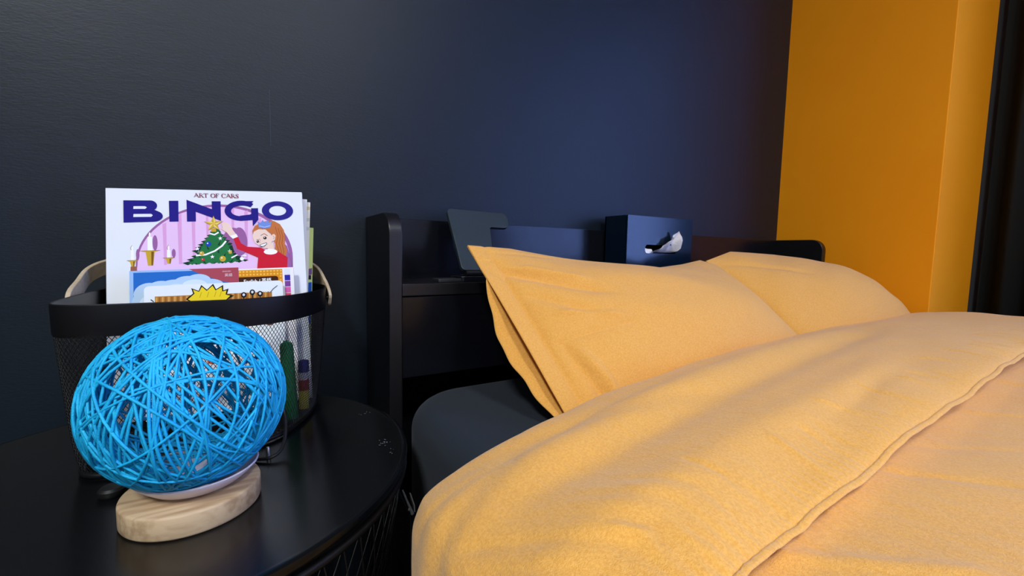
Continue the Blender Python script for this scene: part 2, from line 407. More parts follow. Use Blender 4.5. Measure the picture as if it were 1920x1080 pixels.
pillow('pillow', 'right apricot orange pillow half hidden beside the open ended one, near the ochre pillar',
    dict(corners=((.925,.640,-.002),(1.575,.630,.010),(.975,.420,-.20),(1.592,.395,-.205)), sag=sag2, flange=.03, bow_l=.0, bow_r=.012, thick=.125, puff_shift=0,
         creases=[(.05,.9,.3,.6,.02,-.004),(.5,.9,.8,.8,.02,-.004)]), 22, False)

# ------------------------------------------------------------------ things on the headboard shelf
st = thing('charging_stand', 'dark grey green folding charging stand behind the left pillow corner', 'charger')
def slab_outline(pts, O, U, V, th, name, mtl, parent, bevel=.0012):
    """a plate with the outline pts (u,v) in the frame O,U,V and the thickness th"""
    O, U, V = map(Vector, (O, U, V)); N = U.cross(V).normalized()*th; n = len(pts)
    vs = [O+U*a+V*b for a, b in pts]; vs += [p+N for p in vs]
    return MB().add(vs, [tuple(range(n-1,-1,-1)), tuple(range(n, 2*n))] + [(i, (i+1) % n, (i+1) % n+n, i+n) for i in range(n)]).build(name, mtl, parent, 35, bevel=bevel)
def rounded(pts, r, n=6):
    out = []; N = len(pts)
    for i in range(N):
        p = Vector(pts[i]); a = Vector(pts[i-1]); b = Vector(pts[(i+1) % N]); rr = r[i] if hasattr(r,'__len__') else r
        ua, ub = (a-p).normalized(), (b-p).normalized()
        p0, p1 = p+ua*rr, p+ub*rr
        for k in range(n+1):
            t = k/n; q = p0*(1-t)**2 + p*2*t*(1-t) + p1*t*t; out.append((q.x, q.y))
    return out
# leaning plate: foot at y=.70, head at y=.775
Vd = Vector((0,.075,.116)).normalized()
o1 = rounded([(0,0),(.066,0),(.0835,.098),(.128,.098),(.131,.134),(0,.137)][:], [.010,.008,.004,.013,.013,.012])
slab_outline(o1, (.3205,.700,-.0325), (1,0,0), Vd, -.008, 'back_plate', M['standgrey'], st)
slab_outline(rounded([(0,0),(.066,0),(.066,.050),(0,.050)], .012), (.312,.690,ZS), (1,0,0), (0,1,0), .010, 'base', M['blackpanel'], st)
MB().tube([(.328,.702,-.038),(.380,.702,-.038)], .006, 12).build('hinge', M['blackmetal'], st, 40)
tag(slab_outline(rounded([(0,0),(.046,0),(.046,.03),(0,.03)], .004), (.272,.690,ZS), (1,.05,0), (0,1,0), .006, 'remote_control', M['slate_pouch'], None),
    'small flat black remote lying on the headboard shelf before the charging stand', 'remote')

tb = thing('tissue_box', 'black tissue box standing on its side on the headboard shelf', 'tissue box')
tx0, tx1, ty0, ty1, tz1 = .760, .998, .735, .809, .0945
# front plate with a real slot
slot = [(.822+.008+.008*math.cos(a), .0155+.0105*math.sin(a)) for a in np.linspace(PI/2, 1.5*PI, 9)] + [(.940-.008+.008*math.cos(a), .0155+.0105*math.sin(a)) for a in np.linspace(-PI/2, PI/2, 9)]
out = [(tx0,tz1),(tx0,.0155),(tx0,ZS),(.88,ZS),(tx1,ZS),(tx1,.0155),(tx1,tz1),(.88,tz1)]
bm = bmesh.new()
ov = [bm.verts.new((x, ty0, z+H)) for x, z in out]; iv = [bm.verts.new((x, ty0, z+H)) for x, z in slot]
es = [bm.edges.new((ov[i], ov[(i+1) % len(ov)])) for i in range(len(ov))] + [bm.edges.new((iv[i], iv[(i+1) % len(iv)])) for i in range(len(iv))]
bmesh.ops.triangle_fill(bm, edges=es, use_beauty=True)
bmesh.ops.recalc_face_normals(bm, faces=bm.faces)
me = bpy.data.meshes.new('front_plate'); bm.to_mesh(me); bm.free(); me.materials.append(M['tissuebox'])
fp = bpy.data.objects.new('front_plate', me); COL.objects.link(fp); fp.parent = tb
sm = fp.modifiers.new('thickness','SOLIDIFY'); sm.thickness = .004; sm.offset = 0
mb = MB(); y0 = ty0+.005
mb.box(tx0, tx0+.004, y0, ty1, ZS, tz1); mb.box(tx1-.004, tx1, y0, ty1, ZS, tz1); mb.box(tx0, tx1, ty1-.004, ty1, ZS, tz1)
mb.box(tx0+.004, tx1-.004, y0, ty1-.004, tz1-.004, tz1); mb.box(tx0+.004, tx1-.004, y0, ty1-.004, ZS, ZS+.004)
mb.build('body', M['tissuebox'], tb)
ti = thing('tissue', 'white tissue pulled out through the slot of the black box', 'tissue')
G = []
nn = 26
for i in range(nn):
    s = i/(nn-1); row = []
    for k in range(20):
        t = k/19
        xb_ = .846 + .088*s; zb_ = .0075
        xt = .850 + .062*s + .026*math.sin(s*PI*.5); ht = (.006 + .050*np.interp(s, [0,.25,.55,.78,.9,1], [.0,.22,.62,1.0,.62,.10]))
        x = xb_*(1-t)+ (xb_*.45+xt*.55)*t + .006*t*s; z = zb_ + ht*t
        y = ty0 + .012 - .030*t**.7 + .004*math.sin(s*17+t*3)*t + .003*math.sin(s*31-t*5)*t
        row.append((x, y, z))
    G.append(row)
MB().grid(np.array(G)).build('sheet', M['tissue'], ti, 180)
G2 = [[(.8235+.034*s, ty0+.0035+.004*t, .0055+(.013-.004*s)*t+.0006*math.sin(9*s)) for t in np.linspace(0,1,6)] for s in np.linspace(0,1,10)]
MB().grid(np.array(G2)).build('tucked_fold', M['tissue'], ti, 180)

# ------------------------------------------------------------------ round table
ZTB = -.226; TC = (-.0729, .5425); TR_ = .2326
tab = thing('side_table', 'black round metal side table beside the bed', 'table')
MB().lathe([(.0,-.006),(TR_-.012,-.006),(TR_-.004,-.010),(TR_-.001,-.0075),(TR_,-.003),(TR_-.0008,.0002),(TR_-.003,.0012),(TR_-.0065,.0008),(TR_-.010,0),(.0,0)], (*TC,ZTB), 128).build('tabletop', M['tableblack'], tab, 50)
MB().tube([(TC[0]+(TR_-.004)*math.cos(a), TC[1]+(TR_-.004)*math.sin(a), ZTB-.017) for a in np.linspace(0,2*PI,96,endpoint=False)], .0035, 8, True).build('upper_ring', M['blackmetal'], tab, 180)
mb = MB(); ZB = -H+.004; nw = 72
for k in range(nw):
    a0 = 2*PI*k/nw
    for sgn in (1,-1):
        pts = []
        for q in range(7):
            t = q/6; a = a0 + sgn*t*.55; r = (TR_-.004)*(1-t) + .165*t
            pts.append((TC[0]+r*math.cos(a), TC[1]+r*math.sin(a), (ZTB-.017)*(1-t)+ZB*t))
        mb.tube(pts, .0008, 4)
stuff(mb.build('wire_basket', M['blackmetal'], tab, 180))
MB().tube([(TC[0]+.165*math.cos(a), TC[1]+.165*math.sin(a), ZB) for a in np.linspace(0,2*PI,64,endpoint=False)], .004, 8, True).build('base_ring', M['blackmetal'], tab, 180)
mb = MB()
r2 = random.Random(5)
for x, y, n, sp in ((.128,.495,12,.005),(.138,.468,16,.006),(.128,.60,5,.004)):
    for _ in range(n):
        px, py = x+r2.gauss(0,sp), y+r2.gauss(0,sp*.7); a = r2.uniform(0,PI); l = r2.uniform(.0003,.0013); wd = .00025
        if math.hypot(px-TC[0], py-TC[1]) > TR_-.012: continue
        c_, s_ = math.cos(a), math.sin(a); z = ZTB+.00015
        mb.add([(px+c_*l-s_*wd, py+s_*l+c_*wd, z),(px-c_*l-s_*wd, py-s_*l+c_*wd, z),(px-c_*l+s_*wd, py-s_*l-c_*wd, z),(px+c_*l+s_*wd, py+s_*l-c_*wd, z)], [(0,1,2,3)])
stuff(mb.build('scuff_marks', ink(150,155,160), tab))

# ------------------------------------------------------------------ yarn ball lamp
LC = (-.0482, .4502); LR = .0503
lamp = thing('yarn_ball_lamp', 'turquoise yarn ball lamp on a round pale wooden base', 'lamp')
MB().lathe([(0,0),(LR-.002,0),(LR-.0006,.0006),(LR,.002),(LR,.0172),(LR-.0006,.0186),(LR-.002,.0192),(0,.0192)], (*LC,ZTB), 96).build('wooden_base', M['wood'], lamp, 50)['label'] = 'round pale wooden base'
zp = ZTB+.0192
MB().lathe([(0,0),(.024,0),(.034,.0030),(.0405,.0085),(.0455,.0135),(.0460,.0147),(.0450,.0155),(.040,.0115),(.033,.0058),(0,.0040)], (LC[0]+.0035, LC[1]+.0035, zp), 72).build('white_disc', M['white_plastic'], lamp, 60)
MB().lathe([(.012,.003),(.012,.016),(.010,.019),(0,.020)], (*LC,zp), 24).build('bulb_holder', M['white_plastic'], lamp, 40)
BC = np.array((-.0476, .4485, -.130)); BR = .0716
mb = MB(); r3 = random.Random(12)
def wind(n, h, r, a0, a1, rad, wob):
    """one turn of yarn: a circle on the ball with the axis n at the offset h"""
    n = Vector(n).normalized(); e = n.cross(Vector((.31,.52,.79))).normalized(); f = n.cross(e)
    k = 46; pts = []; ph = r3.uniform(0,6.28)
    for q in range(k):
        a = a0 + (a1-a0)*q/(k-1); hh = h + wob*math.sin(2*a+ph); rr = r*(1+.006*math.sin(3*a+ph)); c_ = math.sqrt(max(0, 1-hh*hh))
        p = n*hh + (e*math.cos(a) + f*math.sin(a))*c_
        pts.append(Vector(BC) + p*rr)
    mb.tube(pts, rad, 5, False)
for i in range(78):
    while True:
        n = Vector((r3.gauss(0,1), r3.gauss(0,1), r3.gauss(0,.58)))
        if n.length > .2: break
    h = r3.uniform(-.52,.52) if i % 3 else r3.uniform(-.2,.2)
    wind(n, h, BR*(.955+.04*r3.random()), 0, 2*PI*1.01, .00104+.00016*r3.random(), .05*r3.random())
    if i % 4 == 0: wind(n + Vector((.02,.015,.02)), h+.03, BR*(.965+.03*r3.random()), .2, 6.1, .00108, .03)
stuff(mb.build('yarn_shell', M['yarn'], lamp, 180))
# lamp lead with its inline switch
lead = catmull([(LC[0]-.02,LC[1]+.048,ZTB+.006),(-.10,.515,ZTB+.004),(-.118,.512,ZTB+.003),(-.09,.53,ZTB+.0025),(-.02,.522,ZTB+.0025),(.012,.508,ZTB+.004),(.0255,.522,ZTB+.012),(.0285,.548,ZTB+.034),(.020,.552,ZTB+.045),(.002,.54,ZTB+.03),(-.012,.53,ZTB+.003),(-.04,.525,ZTB+.0025)], 8, False)
ld = MB().tube(lead, .0019, 8).build('lead', M['cord'], lamp, 180)
sw = MB().lathe([(0,0),(.0085,.0),(.010,.002),(.010,.006),(.008,.008),(0,.0085)], (-.1135,.5055,ZTB), 24).build('switch', M['cord'], ld, 40)
MB().lathe([(0,0),(.0022,0),(.0022,.010),(.0014,.012),(0,.012)], (.010,.5175,ZTB), 12).build('plug_tip', M['steel'], ld, 40)

# ------------------------------------------------------------------ mesh basket
bk = thing('wire_mesh_basket', 'black wire mesh basket with a pale wooden handle on the round table', 'basket')
rim_pts = [(-.167,.580),(-.157,.557),(-.135,.5475),(-.10,.547),(-.055,.5495),(-.005,.5555),(.040,.582),(.073,.632),(.092,.684),(.097,.735),(.083,.778),(.04,.792),(-.06,.797),(-.130,.793),(-.160,.770),(-.167,.710),(-.169,.635)]
rim2 = np.array(catmull(rim_pts, 16)); CB = np.array((-.036,.675)); CB2 = np.array((-.036,.610))
ZR, ZBN = -.056, -.0305
ins = lambda s: CB + (rim2-CB)*s
band = [(1.0,ZR-.0010),(.994,ZR),(.986,ZR-.0008),(.984,ZR-.004),(.984,ZR+ZBN),(.992,ZR+ZBN-.001),(.997,ZR+ZBN+.001),(1.0,ZR-.0010)]
MB().grid(np.array([[(p[0],p[1],z) for p in ins(s)] for s, z in band]), wrap=True, flip=True).build('rim_band', M['blackmetal'], bk, 40)
zbot = ZTB+.004; ztop = ZR+ZBN+.002
seg = np.r_[0, np.cumsum(np.linalg.norm(np.diff(np.r_[rim2, rim2[:1]], axis=0), axis=1))]; per = seg[-1]
loop = np.r_[rim2, rim2[:1]]
def on_wall(s, t):
    s = (s % 1.0)*per; p = np.array([np.interp(s, seg, loop[:,0]), np.interp(s, seg, loop[:,1])])
    k = .988 - .105*t - .03*t**9
    q = CB2 + (p-CB2)*k + np.array([-.001,-.014])*t
    return (q[0], q[1], ztop + (zbot-ztop)*t)
mb = MB(); NC = 200; NRW = 42
for sgn in (1,-1):
    for c in range(NC):
        pts = [on_wall((c + sgn*.5*k)/NC, k/NRW) for k in range(NRW+1)]
        mb.tube(pts, .00038, 3, False, caps=False)
stuff(mb.build('mesh_wall', M['blackmetal'], bk, 180))
bot = [on_wall(k/120, 1.0) for k in range(120)]
MB().tube(bot, .003, 8, True).build('bottom_ring', M['blackmetal'], bk, 180)
mb = MB(); bb = np.array(bot)
for off in np.arange(-.30,.30,.0075):
    for sl in (1,-1):
        # clip a diagonal wire to the bottom outline
        d = np.array([1, sl*.75]); d /= np.linalg.norm(d); nn_ = np.array([-d[1], d[0]]); cc = np.array([bb[:,0].mean(), bb[:,1].mean()])
        s = (bb[:,:2]-cc)@nn_ - off; idx = [i for i in range(120) if s[i]*s[(i+1) % 120] < 0]
        if len(idx) >= 2: mb.tube([bot[idx[0]], bot[idx[-1]]], .0006, 3, caps=False)
stuff(mb.build('mesh_floor', M['blackmetal'], bk, 180))
# bentwood handle tipped back towards the wall, pivoting on both sides of the rim
path = catmull([(-.1735,.655,-.078),(-.1765,.672,-.063),(-.180,.715,-.053),(-.180,.755,-.0395),(-.170,.785,-.0305),(-.150,.797,-.0280),(-.03,.800,-.0275),(.060,.799,-.0280),(.080,.792,-.0300),(.0925,.770,-.039),(.0985,.735,-.057),(.1005,.712,-.069),(.1005,.698,-.078)], 6, False)
G = []; wd = .021; thk = .0045
for i, p in enumerate(path):
    a = path[max(i-1,0)]; b = path[min(i+1,len(path)-1)]; t = (b-a)/np.linalg.norm(b-a)
    ctr = np.array((-.036,.60,-.25)); wv = np.array((0,-.45,.89)); wv = wv - t*wv.dot(t); wv /= np.linalg.norm(wv); nv_ = np.cross(t, wv)
    e = min(1, min(i, len(path)-1-i)/2+.5); W = wd*e/2
    G.append([p+wv*W+nv_*thk/2, p+wv*W-nv_*thk/2, p-wv*W-nv_*thk/2, p-wv*W+nv_*thk/2])
hb = MB().grid(np.array(G), wrap=True); n4 = len(G)*4
hb.add([G[0][k] for k in range(4)], [(3,2,1,0)]); hb.add([G[-1][k] for k in range(4)], [(0,1,2,3)])
hnd = hb.build('handle', M['birch'], bk, 40, bevel=.001); hnd['label'] = 'pale birch bentwood handle'
for p in ((-.1712,.66,-.074),(.1000,.702,-.073)):
    MB().tube([(p[0]-.004,p[1],p[2]),(p[0]+.005,p[1],p[2])], .003, 10).build('rivet', M['blackmetal'], hnd, 40)

# ------------------------------------------------------------------ printed matter in the basket
class Sheet:
    """a book or card: frame O (top-left of the front cover), U to the right, V down, all sizes in metres"""
    def __init__(s, name, label, cat, O, U, V, w_, h_, th, cover, pages=None, group=None, r=0):
        s.O = Vector(O); s.U = Vector(U).normalized(); V = Vector(V); s.V = (V - s.U*V.dot(s.U)).normalized(); s.N = s.V.cross(s.U).normalized()  # N towards the viewer
        if s.N.y > 0: s.N = -s.N
        s.w, s.h = w_, h_
        s.root = thing(name, label, cat, group)
        def slabm(d0, d1, inset, rr):
            o = [(inset,inset),(w_-inset,inset),(w_-inset,h_-inset),(inset,h_-inset)]
            o = rounded(o, [rr,rr,.0005,.0005], 4) if rr else o
            n = len(o); vs = [s.pt(a, b, d) for d in (d0, d1) for a, b in o]
            return MB().add(vs, [tuple(range(n)), tuple(range(2*n-1,n-1,-1))] + [(i, i+n, (i+1) % n+n, (i+1) % n) for i in range(n)])
        slabm(0, -.0007, 0, r).build('front_cover', cover, s.root)
        if th > .0015:
            slabm(-.0008, -(th-.0008), .0012, r).build('pages', pages or ink(214,210,200), s.root)
            slabm(-(th-.0007), -th, 0, r).build('back_cover', cover, s.root)
        s.layer = 0; s.mb = MB(); s.mats = []
    def pt(s, a, b, d=0): return s.O + s.U*a + s.V*b + s.N*d
    def poly(s, pts, m, k=1.0, lift=True):
        """pts in mm on the cover"""
        if lift: s.layer += 1
        if m not in s.mats: s.mats.append(m)
        d = .00012 + .000008*s.layer
        pts = [(min(max(x, 0), s.w*1000), min(max(y, 0), s.h*1000)) for x, y in pts]
        vs = [s.pt(x*.001, y*.001, d) for x, y in pts]; n = len(vs)
        s.mb.add(vs, [tuple(range(n))], s.mats.index(m)); return s
    def ring(s, cx, cy, rx, ry, ix, iy, m, n=40):
        s.layer += 1
        if m not in s.mats: s.mats.append(m)
        d = .00012+.000008*s.layer; vs = []; fs = []
        for k in range(n):
            a = 2*PI*k/n; vs += [s.pt((cx+rx*math.cos(a))*.001, (cy+ry*math.sin(a))*.001, d), s.pt((cx+ix*math.cos(a))*.001, (cy+iy*math.sin(a))*.001, d)]
        for k in range(n): j = (k+1) % n; fs.append((2*k, 2*j, 2*j+1, 2*k+1))
        s.mb.add(vs, fs, s.mats.index(m)); return s
    def ell(s, cx, cy, rx, ry, m, n=28, a0=0, a1=2*PI):
        return s.poly([(cx+rx*math.cos(a), cy+ry*math.sin(a)) for a in np.linspace(a0, a1, n, endpoint=abs(a1-a0) < 6.2)], m)
    def line(s, pts, wd, m):
        """a flat stroke along pts"""
        P = [Vector(p) for p in pts]; L = []; R_ = []
        for i in range(len(P)):
            t = (P[min(i+1,len(P)-1)]-P[max(i-1,0)]).normalized(); n = Vector((-t.y, t.x))*wd/2
            L.append(P[i]+n); R_.append(P[i]-n)
        return s.poly([tuple(p) for p in L+R_[::-1]], m)
    def text(s, txt, x, y, hgt, m, sx=1.0, bold=0, align='CENTER'):
        c = bpy.data.curves.new('txt', 'FONT'); c.body = txt; c.size = 1; c.align_x = align; c.offset = bold
        o = bpy.data.objects.new('txt', c); COL.objects.link(o); bpy.context.view_layer.update()
        me = bpy.data.meshes.new_from_object(o.evaluated_get(bpy.context.evaluated_depsgraph_get()))
        s.layer += 1; d = .00012+.000008*s.layer
        if m not in s.mats: s.mats.append(m)
        k = hgt/.70
        s.mb.add([s.pt((x+v.co.x*k*sx)*.001, (y-v.co.y*k)*.001, d) for v in me.vertices], [tuple(p.vertices) for p in me.polygons], s.mats.index(m))
        bpy.data.objects.remove(o); bpy.data.meshes.remove(me); bpy.data.curves.remove(c); return s
    def done(s, name='cover_print'):
        if len(s.mb.f) <= 9:                     # a few separate patches: each its own part
            for f, m in zip(s.mb.f, s.mb.m):
                MB().add([s.mb.v[i] for i in f], [tuple(range(len(f)))]).build('printed_patch', s.mats[m], s.root)
        else: s.mb.build(name, s.mats, s.root)
        return s

# magazine frame; artwork is drawn in units of 1/1.755 mm counted from the cover's top-left corner
MAGU = Vector((.2098,-.035,.0095)); MAGV = Vector((0,-.21,-.975))
mg = Sheet('magazine', 'white car bingo magazine with a Christmas tree cover in the mesh basket', 'magazine',
           (-.1590,.756,.0734), MAGU, MAGV, .2290, .301, .006, PAPER)
def mm(x, y):                                    # cover layout units -> mm
    t = (y-352-8*(x-197)/370)/216; xl = 197-6*t; w_ = 370 + 16*t
    return ((x-xl)/w_*229, (t*216)*(.680-.012*t))
def A(*p): return [mm(p[i], p[i+1]) for i in range(0, len(p), 2)]
def apoly(m, *p): mg.poly(A(*p), m)
def aell(m, x, y, rx, ry, **k): c = mm(x, y); mg.ell(c[0], c[1], rx*.61, ry*.67, m, **k)
def aline(m, wd, *p): mg.line(A(*p), wd*.62, m)
pink, pinkd, lil = ink(226,190,224), ink(214,158,204), ink(150,96,150)
navy = ink(34,28,122); gold = ink(196,160,52); goldd = ink(120,84,24); grn = ink(36,112,62); grnd = ink(18,58,42)
skin = ink(232,205,188); hair = ink(190,112,62); haird = ink(150,80,42); red = ink(196,32,52); white = ink(240,240,244); brown = ink(150,92,72)
# arched alcove with a striped pink curtain
arch = [(243,510)] + [(395-152*math.cos(a), 505-119*math.sin(a)) for a in np.linspace(0, PI, 40)] + [(547,560),(243,560)]
mg.poly([mm(*p) for p in arch], lil)
arch2 = [(245,512)] + [(393-147*math.cos(a), 508-117*math.sin(a)) for a in np.linspace(.02, PI*.985, 40)] + [(537,508),(536,558),(245,558)]
mg.poly([mm(*p) for p in arch2], pink)
for x0, wd, yt in ((292,7,425),(319,8,408),(345,7,398),(372,5,393),(421,6,393),(447,7,402),(475,6,418)):
    apoly(pinkd, x0,yt, x0+wd,yt-3, x0+wd-1,508, x0+1,508)
apoly(brown, 234,508, 244,508, 243,568, 231,568)
apoly(brown, 236,560, 545,556, 545,575, 232,575)
# candles on brass holders
def candle(x, y, h, wd, holder, hh):
    aell(lil, x+9, y-h*.55, wd*.5, h*.55); apoly(white, x-wd/2,y, x-wd/2+.5,y-h, x+wd/2-.5,y-h, x+wd/2,y)
    aell(white, x, y-h-4, 1.6, 5); aline(goldd, .6, x-2,y-h-1, x-3,y-h-5, x,y-h-10)
    apoly(gold, x-holder/2,y, x+holder/2,y, x+holder*.22,y+3, x+holder*.13,y+hh, x-holder*.13,y+hh, x-holder*.22,y+3)
    apoly(goldd, x+holder*.05,y+2, x+holder*.18,y+2, x+holder*.11,y+hh, x+holder*.04,y+hh); aline(goldd, .8, x-holder/2,y, x+holder/2,y)
candle(269,478,28,9,36,30); candle(238,496,20,6,20,12); candle(302,494,16,7,22,12)
# tree
aell(lil, 425,470, 22,34)
def tier(cx, yt, yb, hw, seed):
    r = random.Random(seed); P = [(cx-4,yt),(cx+5,yt)]; n = 7
    for k in range(n): t = (k+1)/n; P += [(cx+5+(hw-5)*t, yt+(yb-yt)*t-2), (cx+2+(hw-9)*t, yt+(yb-yt)*t+1.5)]
    for k in range(n*2): t = 1-(k+.5)/n/1; P.append((cx+hw*.9*t, yb+(3 if k % 2 else -1)))
    for k in range(n): t = 1-k/n; P += [(cx-2-(hw-9)*t, yt+(yb-yt)*t+1.5), (cx-5-(hw-5)*t, yt+(yb-yt)*t-2)]
    return P
apoly(grnd, *[c for p in tier(390,440,484,46,1) for c in p]); apoly(grnd, *[c for p in tier(390,462,508,64,2) for c in p])
apoly(grn, *[c for p in tier(390,438,476,30,3) for c in p]); apoly(grn, *[c for p in tier(386,460,508,50,4) for c in p])
apoly(grn, 386,438, 392,438, 412,470, 432,508, 345,508, 366,470)
for x, y, a in ((372,470,.4),(400,462,-.5),(380,490,.5),(410,488,-.6),(362,498,.8),(425,500,-.8),(395,478,0),(352,486,.9),(432,484,-.9)):
    apoly(grnd, x,y, x+10*math.sin(a)-2,y+10, x+10*math.sin(a)+2,y+11)
aline(white, 3.2, 379,447, 388,450, 396,445); aline(white, 3.4, 352,492, 370,491, 388,484, 402,474, 410,464)
aline(white, 3, 420,500, 432,494, 450,497)
for x, y in ((355,478),(399,458),(383,496),(417,486)): apoly(white, *[c for k in range(10) for c in (x+(4.6 if k % 2 == 0 else 1.8)*math.sin(k*PI/5), y-(4.6 if k % 2 == 0 else 1.8)*math.cos(k*PI/5))])
for x, y, c_, r_ in ((376,469,ink(28,70,170),5.2),(363,488,gold,4.5),(418,488,gold,3.5),(403,501,gold,6),(441,503,white,4),(365,501,red,3)): aell(c_, x, y, r_, r_); aell(white, x-r_*.3, y-r_*.3, r_*.25, r_*.25)
# title: wide heavy capitals
def title():
    m = navy
    mg.poly([mm(*p) for p in [(226,376.5),(268,377)] + [(272+12*math.sin(a), 387.5-10.5*math.cos(a)) for a in np.linspace(0,PI*.80,9)] + [(283,398)] + [(277+16.5*math.sin(a), 408.8-11.2*math.cos(a)) for a in np.linspace(.5,PI,9)] + [(225,420.5)]], m)
    apoly(PAPER, 243,388.5, 263,388.7, 266,391, 263,394, 242.5,393.8); apoly(PAPER, 242.5,404, 273,404.2, 276,407, 273,410.2, 242,410)
    apoly(m, 305,378, 322,378, 321.5,420.5, 305,420.5)
    apoly(m, 337,376, 344,379, 384,396, 384,379.5, 401,379.5, 401,421, 394,418, 353.5,401, 353.5,421, 337,421)
    # G: open ring with a tailed stem
    out_, in_ = [], []
    for a in np.linspace(-.72, -2*PI+.72-.35, 34):
        out_.append((441+32*math.cos(a)*1.02, 400+21.5*math.sin(a)))
        in_.append((443+22*math.cos(a), 400.5+11.5*math.sin(a)))
    mg.poly([mm(*p) for p in out_+in_[::-1]], m)
    apoly(m, 449,379.5, 466,379.5, 457,389, 447,389)
    apoly(m, 461,395, 475,395, 475.5,420, 464,434, 463.5,421, 461,420)
    apoly(m, 438,411, 464,408, 464,420.5, 438,422)
    c = mm(515.5,401); mg.ring(c[0], c[1], 33*.61, 21*.67, 18*.61, 11*.67, ink(40,36,128))
title()
# serif line above the title
def serif(txt, x, y, hgt, m):
    G_ = {'A': ([[(0,1),(.5,0)],[(.18,.62),(.78,.62)]], [[(.42,0),(.95,1)]], 1.0), 'R': ([[(.0,.02),(.5,.05),(.68,.25),(.5,.48),(.15,.5)]], [[(.15,0),(.15,1)],[(.4,.5),(.85,1)]], .88),
          'T': ([[(0,.03),(.9,.03)],[(.02,0),(.02,.22)],[(.88,0),(.88,.22)]], [[(.45,0),(.45,1)]], .95), 'F': ([[(0,.03),(.68,.03)],[(.15,.48),(.55,.48)],[(.67,0),(.67,.2)]], [[(.15,0),(.15,1)]], .74),
          'O': ([[(.5,0),(.2,.1)],[(.5,1),(.8,.9)],[(.5,0),(.8,.1)],[(.5,1),(.2,.9)]], [[(.2,.1),(.06,.5),(.2,.9)],[(.8,.1),(.94,.5),(.8,.9)]], 1.02),
          'C': ([[(.85,.2),(.7,.05),(.45,0),(.2,.12)],[(.2,.88),(.45,1),(.7,.95),(.87,.8)],[(.86,.02),(.86,.26)]], [[(.2,.12),(.06,.5),(.2,.88)]], .95),
          'S': ([[(.6,.2),(.45,.02),(.2,.06),(.1,.25)],[(.08,.75),(.2,.96),(.45,1)],[(.62,.02),(.62,.24)],[(.07,.74),(.07,.98)]], [[(.1,.25),(.25,.42),(.5,.55),(.62,.74),(.45,1)]], .72)}
    for ch in txt:
        if ch == ' ': x += hgt*.42; continue
        thin, thick, adv = G_[ch]
        for s_ in thin: mg.line([(x+a*hgt, y+b*hgt) for a, b in s_], hgt*.09, m)
        for s_ in thick:
            mg.line([(x+a*hgt, y+b*hgt) for a, b in s_], hgt*.19, m)
        for s_ in thick:
            for a, b in (s_[0], s_[-1]):
                if b in (0, 1) and ch in 'ARTF': mg.line([(x+(a-.17)*hgt, y+(b*.96+.02)*hgt), (x+(a+.17)*hgt, y+(b*.96+.02)*hgt)], hgt*.07, m)
        x += hgt*adv*1.04
    return x
p0 = mm(351,362.6); serif('ART OF CARS', p0[0], p0[1], 5.7, ink(128,44,70))
# star on the tree top
S = [c for k in range(10) for c in (387+(19 if k % 2 == 0 else 7.5)*math.sin(k*PI/5)*1.0, 427-(17 if k % 2 == 0 else 6.6)*math.cos(k*PI/5))]
apoly(gold, *S)
for k in range(5): apoly(ink(228,204,104), 387,427, 387+17*math.sin(k*2*PI/5),427-15*math.cos(k*2*PI/5), 387+7*math.sin(k*2*PI/5+PI/5),427-6.2*math.cos(k*2*PI/5+PI/5))
apoly(gold, 383,436, 391,436, 392,444, 382,444)
# person reaching for the star: shadow, hair, face, arm
aell(lil, 437,466, 15,30); apoly(lil, 524,470, 535,480, 545,520, 540,545, 520,545)
hr = [(464,455),(463,444),(468,434),(480,427),(494,423),(508,424),(520,431),(528,444),(531,462),(530,475),(535,490),(532,502),(525,508),(517,498),(512,505),(508,490),(510,475),(505,462),(500,450),(485,440),(472,444)]
apoly(hair, *[c for p in hr for c in p])
for q in range(3): aline(haird, 1.2, 510+6*q,436+4*q, 516+5*q,458, 512+6*q,474, 518+5*q,492, 514+5*q,503)
apoly(skin, 463,456, 466,446, 476,441, 490,442, 500,452, 503,458, 507,452, 511,456, 509,466, 503,468, 501,478, 496,483, 488,483, 478,478, 468,470)
apoly(skin, 494,478, 506,470, 508,492, 494,494)
apoly(red, 424,458, 434,456, 440,470, 452,478, 480,481, 490,487, 500,492, 512,488, 524,497, 536,505, 534,545, 470,545, 474,502, 450,490, 432,482)
aell(white, 500,491, 14,6); apoly(white, 416,452, 431,450, 434,456, 424,460)
apoly(skin, 404,432, 402,427, 408,424, 414,426, 421,433, 424,441, 430,450, 418,454, 412,446, 406,442, 401,437, 405,437)
aline(haird, 1.0, 471,463, 475,464, 478,462); aline(haird, 1.4, 480,455, 487,451, 494,456)
aell(ink(40,30,34), 473.5,467.5, 2.6,3.0); aell(ink(40,30,34), 488.5,460.5, 3.6,3.2); aell(white, 472.8,466.6, .8,.9); aell(white, 487.6,459.6, 1.0,1.0)
apoly(ink(60,38,40), 477,475, 492,470, 493,474, 488,479, 481,480); apoly(white, 478.5,475.4, 491.5,471.5, 491.5,474, 487,477.5, 481.5,478.4)
aline(ink(170,110,96), .8, 479,464, 477,470, 480,471)
aell(skin, 506,460, 4,7); aline(haird, .8, 506,456, 508,461, 505,465); aell(white, 506,466, 1.2,1.4)
crown = ink(110,140,206)
apoly(crown, 476,437, 474,424, 480,428, 484,421, 489,427, 496,421, 497,428, 503,424, 500,438, 488,440); aline(ink(176,196,232), 1.4, 477,434, 488,437, 500,434)
